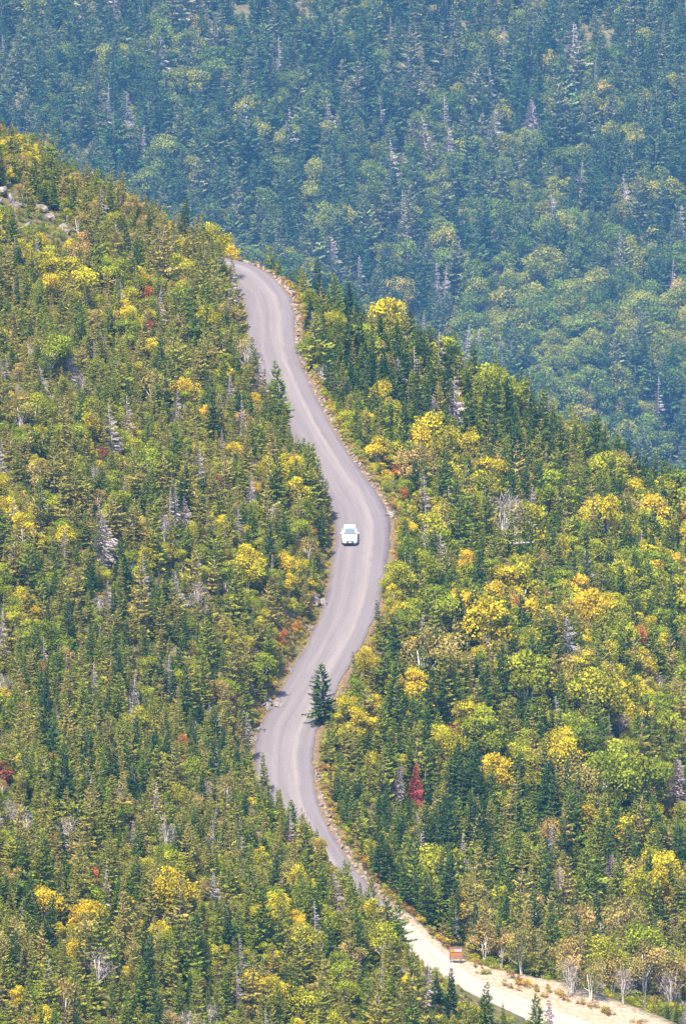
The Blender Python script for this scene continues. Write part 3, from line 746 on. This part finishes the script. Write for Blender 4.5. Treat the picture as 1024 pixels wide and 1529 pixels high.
# undergrowth: low shrubs fill the floor between the trees, tufts and ferns line the road
ug = {k: [] for k in ('shrub_green', 'shrub_dark', 'shrub_tan', 'shrub_gold', 'shrub_rust')}
cu = np.array(list(candidates(650, YC+6, 1.15))); Du, Zu, Iu = road_info(cu[:, 0], cu[:, 1]); hu = np.where(Du < 0, HWL[Iu], HWR[Iu]); zu = height(cu[:, 0], cu[:, 1])
for (x, y), D, h, z, gi_ in zip(cu, Du, hu, zu, GRAVEL[Iu]+np.where(Du > 0, 2.4*APRON[Iu], 0)):
    e = abs(D)-h
    if e < 0.35+(1.4*gi_*2 if D > 0 else .6*gi_): continue
    px, py = project(np.array([x, y, z]))
    if px < -300 or px > 1324 or py > 1700: continue
    r = rng.random(); edgy = e < 2.2
    k = ('shrub_tan' if r < .45 else 'shrub_gold' if r < .62 else 'shrub_green') if edgy else ('shrub_dark' if r < .5 else 'shrub_green' if r < .78 else 'shrub_tan' if r < .94 else 'shrub_gold')
    H = rng.uniform(.25, .6) if e < 1.2 else rng.uniform(.45, 1.25)
    if edgy and rng.random() < .35: continue
    if any(abs(px-a) < c*1.3 and abs(py-b) < d*1.6 for a, b, c, d in rocks_px): H *= .75
    if abs(D) < 20 and blocks(np.array([x, y, z]), H, .45) > .2:
        H *= .45
        if blocks(np.array([x, y, z]), H, .45) > .3: continue
    ug[k].append(dict(p=(x, y, z-.05), rz=rng.uniform(0, 6.28), ln=rng.normal(0, .08, 2), H=H, w=rng.uniform(.9, 1.6), v=int(rng.integers(4))))
cv = cu[np.abs(np.abs(Du)-hu-1.8) < 2.6]; cv = np.concatenate([cv+rng.uniform(-.7, .7, cv.shape) for _ in range(6)])
Dv, Zv, Iv = road_info(cv[:, 0], cv[:, 1]); hv = np.where(Dv < 0, HWL[Iv], HWR[Iv]); zv = height(cv[:, 0], cv[:, 1])
for (x, y), D, h, z, gr in zip(cv, Dv, hv, zv, GRAVEL[Iv]):
    e = abs(D)-h
    if e < 0.25+(.5 if D > 0 else 0) or e > 4 or rng.random() < (.85 if e < 3.2 else .4)*gr: continue
    H = rng.uniform(.18, .42) if e < 1 else rng.uniform(.3, .8)
    if blocks(np.array([x, y, z]), H, .45) > .2: continue
    r = rng.random(); k = 'shrub_rust' if r < .42 else 'shrub_tan' if r < .68 else 'shrub_gold' if r < .78 else 'shrub_green'
    ug[k].append(dict(p=(x, y, z-.05), rz=rng.uniform(0, 6.28), ln=rng.normal(0, .1, 2), H=H, w=rng.uniform(.8, 1.5), v=int(rng.integers(4))))
for k, lab in (('shrub_rust', 'rust brown ferns and dead stalks along the road banks'), ('shrub_green', 'yellow green undergrowth filling the gaps between the trees'), ('shrub_dark', 'dark green undergrowth on the forest floor'),
               ('shrub_tan', 'dry tan ferns and brush along the road verge'), ('shrub_gold', 'golden low brush along the road verge')):
    scatter({'shrub_rust': 'rusty_ferns', 'shrub_green': 'green_undergrowth', 'shrub_dark': 'dark_undergrowth', 'shrub_tan': 'dry_brush', 'shrub_gold': 'golden_brush'}[k], LIB[k], ug[k], lab, 'undergrowth')
uf = []
for y in np.arange(2340, 3150, 9.0):
    for x in np.arange(-0.074*y, 0.074*y, 8.0):
        X, Y = x+rng.uniform(-3, 3), y+rng.uniform(-3, 3)
        uf.append(dict(p=(X, Y, 0), rz=rng.uniform(0, 6.28), ln=(0, 0), H=rng.uniform(2.5, 6), w=rng.uniform(1, 1.7), v=int(rng.integers(4))))
zf = height(np.array([u['p'][0] for u in uf]), np.array([u['p'][1] for u in uf]))
for u, z in zip(uf, zf): u['p'] = (u['p'][0], u['p'][1], z-.3)
scatter('distant_undergrowth', LIB['shrub_dark'], uf, 'dark green understory beneath the trees across the valley', 'undergrowth')

# ------------------------------------------------------------------ stones, outcrops, log
def stone_mesh(seed, sub=2, rough=.16):
    r = np.random.default_rng(seed); bm = bmesh.new(); bmesh.ops.create_icosphere(bm, subdivisions=sub, radius=1.0)
    cuts = [(unit(r.normal(0, 1, 3)), r.uniform(.35, .75)) for _ in range(10)]
    for v in bm.verts:
        p = np.array(v.co)
        for n, d in cuts:
            k = p @ n
            if k > d: p = p-n*(k-d)
        v.co = p*(1+r.uniform(-rough, rough)*.4)
    me = bpy.data.meshes.new('stone'); bm.to_mesh(me); bm.free(); return me
stones = [stone_mesh(300+i, 1 if i < 4 else 2) for i in range(9)]
for s in stones: s.materials.append(M['stone'])
slabs = [stone_mesh(320+i, 2, .3) for i in range(5)]
for s in slabs: s.materials.append(M['rock'])

def stone_wall(py0, py1, label, big, courses, off=0.25, drop=0.18):
    sel = [i for i in range(NR) if py0 <= rpy[i] <= py1 and rpx[i] > 300]
    i0 = sel[len(sel)//2]
    root = empty('stone_wall', (road[i0, 0]+nrm[i0, 0]*3.4, road[i0, 1]+nrm[i0, 1]*3.4, road[i0, 2])); tag(root, label, 'stone wall')
    n = 0; s = RS[sel[0]]
    while s < RS[sel[-1]]:
        w = rng.uniform(.32, 1.3)*big
        for c in range(courses):
            if n >= 285: break
            if rng.random() < .14: continue
            ss = s+rng.uniform(-.3, .3); x = np.interp(ss, RS, road[:, 0]); y = np.interp(ss, RS, road[:, 1]); z = np.interp(ss, RS, road[:, 2])
            k = int(np.clip(ss, 0, NR-1)); hw = HWR[k]
            lat = hw+off+c*.5+rng.uniform(-.12, .35)
            q = np.array([x+nrm[k, 0]*lat, y+nrm[k, 1]*lat])
            o = obj('stone', stones[int(rng.integers(len(stones)))], root); a = math.atan2(tan[k, 1], tan[k, 0])
            gz = float(height(q[0], q[1])) if c else z
            hh = rng.uniform(.14, .4)*big
            o.location = (q[0]-root.location.x, q[1]-root.location.y, max(gz, z-.9*c)-drop+hh*.55-root.location.z)
            o.rotation_euler = (rng.normal(0, .15), rng.normal(0, .15), a+rng.normal(0, .25)); o.scale = (w*.62, rng.uniform(.26, .42)*big, hh)
            n += 1
        s += w*1.12
stone_wall(394, 520, 'dry stone guard wall on the outer edge of the topmost road bend', 1.15, 2)
stone_wall(521, 775, 'low rubble stone edging along the outer side of the road above the car', .82, 2)
stone_wall(1135, 1385, 'rubble stone edging on the outer side of the lower bend above the gravel', .9, 2)

def outcrop(px, py, size, n, label, spread=1.0, flat=.55):
    p = hit(px, py); p[2] = float(height(p[0], p[1]))
    root = empty('rock_outcrop', p); tag(root, label, 'rock')
    for i in range(n):
        o = obj('slab', slabs[int(rng.integers(len(slabs)))], root); k = size*rng.uniform(.55, 1.1)
        dx, dy = rng.uniform(-1, 1)*size*spread, rng.uniform(-1, 1)*size*spread*1.3
        o.location = (dx, dy, float(height(p[0]+dx, p[1]+dy))-p[2]+k*flat*.25); o.scale = (k, k*rng.uniform(.6, 1), k*flat); o.rotation_euler = (rng.normal(-.3, .3), rng.normal(.3, .3), rng.uniform(0, 6.28))
outcrop(12, 304, 1.5, 5, 'pale grey ledge with crack lines among gold birches near the ridge crest', flat=.8)
outcrop(74, 326, 1.3, 4, 'blocky grey boulders beside the tilted slab under the crest', .8, .8)
outcrop(100, 350, 1.2, 2, 'tilted pale slab just below the blocky crest boulders', .5, .8)
outcrop(44, 338, 1.0, 3, 'low grey rocks between the ledge and the blocky boulders', 1.0)
outcrop(20, 182, 1.5, 6, 'pale rock cap lying on the ridge crest', 1.0, .4)
outcrop(150, 222, .9, 3, 'rough pale rock patch among tan firs just under the crest', .8, .8)
outcrop(28, 582, .6, 1, 'single whitish boulder lying between olive firs', .3, .9)
outcrop(402, 1055, .8, 9, 'dark broken rock face in the cut bank at the lower bend', 1.3, .9)
outcrop(388, 1092, .6, 7, 'grey rocks at the foot of the cut bank where the road curves', .8, .9)
outcrop(430, 1005, .5, 6, 'small rocks in the brown bank between the two rock faces', .9, .8)
outcrop(474, 900, .8, 8, 'pale fractured rock in the bank below the car', 1.2, .95)
outcrop(462, 940, .5, 5, 'low rocks under the pale fractured bank rock', .8, .8)
outcrop(578, 772, .6, 3, 'rounded boulders where the rubble edging ends outside the bend', .6, .8)
outcrop(1008, 955, .9, 3, 'grey ledge showing through the yellow birches downhill', .9, .6)
outcrop(725, 1330, .7, 3, 'pale stones half hidden in the downhill spruces', .9, .6)

def log_at(pa, pb, r0, label, lift):
    a = hit(*pa); b = hit(*pb); a[2] = float(height(a[0], a[1]))+lift; b[2] = a[2]+ (b[2]-a[2])*.0+.2; b[1] = a[1]+.6
    V, Fc = [], []; d = b-a
    tube(V, Fc, [(0, 0, 0), d*.35+np.array([0, 0, .1]), d*.7, d], [r0, r0*.9, r0*.7, r0*.35], 8)
    root = empty('fallen_log', a); tag(root, label, 'log')
    obj('log_stem', mesh_from('log_stem', V, Fc, [M['bark_dead']], smooth=True), root)
    for u in (.3, .5, .62, .8):
        V, Fc = [], []; e = unit(rng.normal(0, 1, 3)+np.array([0, 0, 1])); tube(V, Fc, [d*u, d*u+e*.3, d*u+e*.6], [.05, .035, .012], 5)
        obj('broken_branch', mesh_from('broken_branch', V, Fc, [M['bark_dead']]), root)
log_at((752,842), (795,842), .22, 'bleached fallen log lying across the downhill treetops', 2.3)

# ------------------------------------------------------------------ roadside board
m_post = plain('board_post', (0.05, 0.035, 0.04)); m_wood = plain('board_wood', (0.2, 0.11, 0.07), noise=(3, (0.25, 0.15, 0.1)))
m_yel = plain('board_yellow', (0.42, 0.22, 0.01), .6); m_wht = plain('board_white', (0.4, 0.35, 0.36), .6); m_org = plain('board_orange', (0.4, 0.13, 0.012), .6)
m_pnk = plain('board_faded', (0.2, 0.105, 0.08), .8, noise=(2.5, (0.26, 0.16, 0.13)))
p = hit(680, 1440); p[2] = float(height(p[0], p[1]))
board = empty('roadside_board', p, 0.06); tag(board, 'orange and yellow notice board on dark posts beside the gravel road', 'notice board')
def bx(name, lo, hi, mat, parent):
    V, Fc = [], []; box(V, Fc, lo, hi); o = obj(name, mesh_from(name, V, Fc, [mat]), parent); return o
for x in (-.56, .48): bx('post', (x, -.04, -.4), (x+.08, .04, 1.62), m_post, board)
pn = bx('panel', (-.64, -.075, .42), (.64, -.042, 1.70), m_pnk, board)
bx('frame_strip', (-.66, -.095, 1.66), (.66, -.03, 1.72), m_wood, board)
for x in (-.66, .60): bx('frame_strip', (x, -.095, .40), (x+.06, -.03, 1.658), m_wood, board)
bx('yellow_square', (-.50, -.083, 1.22), (-.17, -.077, 1.47), m_yel, pn)
bx('white_strip', (-.12, -.083, 1.22), (.57, -.077, 1.47), m_wht, pn)
bx('dark_rule', (-.50, -.082, 1.15), (.57, -.077, 1.19), m_post, pn)
bx('orange_band', (-.52, -.083, .82), (.58, -.077, 1.10), m_org, pn)

# ------------------------------------------------------------------ the car
m_paint = plain('white_car_paint', (0.82, 0.83, 0.86), .28, .5, coat=.6); m_glass = plain('car_glass', (0.10, 0.125, 0.15), .08, .9); m_blk = plain('black_trim', (0.02, 0.02, 0.024), .5)
m_tyre = plain('tyre_rubber', (0.02, 0.02, 0.02), .85); m_rim = plain('alloy_rim', (0.45, 0.45, 0.48), .35, metallic=.8); m_lamp = plain('headlight_glass', (0.5, 0.53, 0.56), .12, .8)
m_plate = plain('number_plate', (0.75, 0.78, 0.74), .5); m_red = plain('tail_lamp_red', (0.35, 0.02, 0.02), .2)
j = int(np.argmin(np.abs(rpy-806))); cxy = at(522, 806, road[j, 1]); lat = (cxy[0]-road[j, 0])*1.0
cp = np.array([road[j, 0]+lat, road[j, 1], road[j, 2]+.045])
car = empty('white_car', cp); tag(car, 'white sedan driving down the road with its front towards the lower bend', 'car')
hd = math.atan2(tan[j, 1], tan[j, 0])-math.pi/2
car.scale = (1.0, 1.0, 1.07)
car.rotation_euler = (math.atan(GRADE), 0, hd+.04)     # local -Y is the car's front, pointing downhill
def loft(name, rings, mat, parent, smooth=True, caps=True):
    n = len(rings[0]); V = [tuple(v) for r in rings for v in r]; Fc = []
    for i in range(len(rings)-1):
        for k in range(n):
            k2 = (k+1) % n; Fc.append((i*n+k, i*n+k2, (i+1)*n+k2, (i+1)*n+k))
    if caps: Fc += [tuple(range(n))[::-1], tuple((len(rings)-1)*n+k for k in range(n))]
    o = obj(name, mesh_from(name, V, Fc, [mat], smooth=smooth), parent); return o
def sect(y, w, zb, zt, crown=.05):
    pts = [(-w*.88, zb), (-w*.97, zb+.12), (-w, (zb+zt)*.5), (-w*.95, zt-.10), (-w*.86, zt-.025), (-w*.45, zt+crown*.8), (0, zt+crown), (w*.45, zt+crown*.8), (w*.86, zt-.025), (w*.95, zt-.10), (w, (zb+zt)*.5), (w*.97, zb+.12), (w*.88, zb)]
    return [(x, y, z) for x, z in pts]
st = [(-2.22, .56, .30, .52), (-2.19, .70, .24, .60), (-2.08, .82, .21, .68), (-1.8, .885, .2, .76), (-1.3, .90, .2, .84), (-.85, .905, .2, .92), (0, .91, .2, .95), (1.0, .91, .2, .97), (1.6, .895, .22, .98), (2.0, .86, .26, .97), (2.18, .80, .32, .90), (2.24, .70, .4, .78)]
body = loft('body', [sect(*s) for s in st], m_paint, car)
def cab(y, w, z): return (y, w, z)
# greenhouse: rings from belt to roof; front raked windscreen, rear raked window
def ring(z, yf, yr, w, bow):
    return [(-w, yr, z), (-w*1.0, (yf+yr)/2, z), (-w, yf+.10, z), (-w*.8, yf, z), (0, yf-bow, z), (w*.8, yf, z), (w, yf+.10, z), (w*1.0, (yf+yr)/2, z), (w, yr, z), (w*.75, yr+.06, z), (0, yr+.1, z), (-w*.75, yr+.06, z)]
cabin = loft('cabin', [ring(.90, -.86, 1.78, .80, .10), ring(1.12, -.50, 1.56, .74, .08), ring(1.34, -.12, 1.28, .64, .06), ring(1.41, .06, 1.12, .60, .05), ring(1.445, .22, .95, .50, .03)], m_paint, car)
def lerp(a, b, t): return tuple(a[i]+(b[i]-a[i])*t for i in range(3))
def pane(name, q, off, parent, nseg=4, mat=None):
    """a slightly bowed pane proud of the cabin; q: lower-left, lower-right, upper-right, upper-left"""
    V, Fc = [], []
    for i in range(nseg+1):
        t = i/nseg; bow = off[3]*4*t*(1-t) if len(off) > 3 else 0
        for (a, b_) in ((q[0], q[1]), (q[3], q[2])):
            v = np.array(lerp(a, b_, t))+np.array(off[:3])*(1+bow); V.append(tuple(v))
    for i in range(nseg): Fc.append((2*i, 2*i+2, 2*i+3, 2*i+1))
    return obj(name, mesh_from(name, V, Fc, [mat or m_glass], smooth=True), parent)
def dn(V): return V
ws = pane('windscreen', [(-.69, -.86, .945), (.69, -.86, .945), (.55, -.09, 1.365), (-.55, -.09, 1.365)], (0, -.05, .045, .9), car, 8)
pane('rear_window', [(.62, 1.70, .99), (-.62, 1.70, .99), (-.5, 1.27, 1.34), (.5, 1.27, 1.34)], (0, .085, .04, .5), car, 6)
for s in (-1, 1):
    pane('side_window', [(s*.795, -.58, .985), (s*.795, .42, .985), (s*.655, .42, 1.325), (s*.655, -.02, 1.325)], (s*.012, 0, .006), car)
    pane('side_window', [(s*.795, .50, .985), (s*.785, 1.38, .985), (s*.655, 1.10, 1.325), (s*.655, .50, 1.325)], (s*.012, 0, .006), car)
    mr = obj('mirror', None or mesh_from('mirror', *(lambda V, Fc: (box(V, Fc, (-.10, -.07, -.065), (.10, .05, .07)), (V, Fc))[1])([], []), [m_paint]), car); mr.location = (s*.98, -.55, 1.0)
    bv = mr.modifiers.new('round', 'BEVEL'); bv.width = .03; bv.segments = 2
    arm = bx('mirror_arm', (-.06, -.02, -.03), (.06, .02, .0), m_blk, mr); arm.location = (-s*.12, 0, -.05)
    # headlights wrap the corners
    hl = pane('headlight', [(s*.40, -2.225, .57), (s*.80, -2.03, .60), (s*.78, -1.96, .70), (s*.44, -2.13, .665)], (0, -.03, .03), car, 3, m_lamp)
    fl = pane('fog_lamp_recess', [(s*.50, -2.235, .33), (s*.76, -2.135, .35), (s*.76, -2.125, .45), (s*.54, -2.225, .42)], (0, -.035, 0), car, 3, m_blk)
    tl = pane('tail_lamp', [(s*.42, 2.235, .72), (s*.78, 2.1, .74), (s*.78, 2.06, .88), (s*.42, 2.17, .86)], (0, .04, .01), car, 3, m_red)
    for y in (-1.36, 1.32):
        V, Fc = [], []
        prof = [(-.10, .20), (-.10, .30), (-.07, .325), (.07, .325), (.10, .30), (.10, .20)]
        n = 24
        for k in range(n):
            a = 6.2832*k/n
            for (xx, rr) in prof: V.append((xx, rr*math.cos(a), rr*math.sin(a)))
        for k in range(n):
            k2 = (k+1) % n
            for c in range(len(prof)-1): Fc.append((k*6+c, k*6+c+1, k2*6+c+1, k2*6+c))
        wheel = empty('wheel'); wheel.parent = car; wheel.location = (s*.825, y, .325)
        obj('tyre', mesh_from('tyre', V, Fc, [m_tyre], smooth=True), wheel)
        V, Fc = [], []
        for k in range(10):
            a = 6.2832*k/10; V.append((s*.085, .205*math.cos(a), .205*math.sin(a)))
        V.append((s*.105, 0, 0)); Fc += [(k, (k+1) % 10, 10) for k in range(10)]
        obj('rim', mesh_from('rim', V, Fc, [m_rim]), wheel)
        arch = []; V, Fc = [], []
        for k in range(13):
            a = math.pi*k/12; V += [(s*.915, .335*math.cos(a), .335*math.sin(a)), (s*.915, .385*math.cos(a), .385*math.sin(a))]
        Fc += [(2*k, 2*k+1, 2*k+3, 2*k+2) for k in range(12)]
        ar = obj('wheel_arch', mesh_from('wheel_arch', V, Fc, [m_blk]), car); ar.location = (0, y, .325)
    bx('door_handle', (s*.915-.012, .22, .80), (s*.915+.012, .40, .825), m_paint, car); bx('door_handle', (s*.915-.012, 1.02, .81), (s*.915+.012, 1.20, .835), m_paint, car)
pane('grille', [(-.44, -2.255, .50), (.44, -2.255, .50), (.50, -2.225, .615), (-.50, -2.225, .615)], (0, -.02, .0, .6), car, 4, m_blk)
pane('lower_intake', [(-.52, -2.245, .27), (.52, -2.245, .27), (.46, -2.255, .40), (-.46, -2.255, .40)], (0, -.02, .0, .6), car, 4, m_blk)
bx('splitter', (-.74, -2.18, .17), (.74, -1.9, .235), m_blk, car)
bx('number_plate', (-.15, -2.31, .43), (.15, -2.285, .51), m_plate, car)
bx('underbody', (-.74, -1.95, .16), (.74, 2.0, .26), m_blk, car)
bx('rear_plate', (-.15, 2.262, .56), (.15, 2.275, .66), m_plate, car)
bx('bonnet_seam', (-.72, -.90, .955), (.72, -.875, .962), m_blk, car)

# ------------------------------------------------------------------ haze
zmin = float(GZ.min()); zmax = max(float(GZ.max())+4, CAMZ+6)
V, Fc = [], []; box(V, Fc, (xs[0]-20, ys[0]-20, zmin-1.0), (xs[-1]+20, ys[-1]+20, zmax))
m, nt, out = new_mat('valley_haze'); pv = nt.nodes.new('ShaderNodeVolumePrincipled')
pv.inputs['Color'].default_value = (0.17, 0.48, 1.0, 1); pv.inputs['Density'].default_value = 0.00006; pv.inputs['Anisotropy'].default_value = 0.0
nt.links.new(pv.outputs[0], out.inputs['Volume'])
try: m.cycles.homogeneous_volume = True
except Exception: pass
hz = obj('haze', mesh_from('haze', V, Fc, [m])); tag(hz, 'pale blue haze filling the valley air', 'haze', kind='stuff')
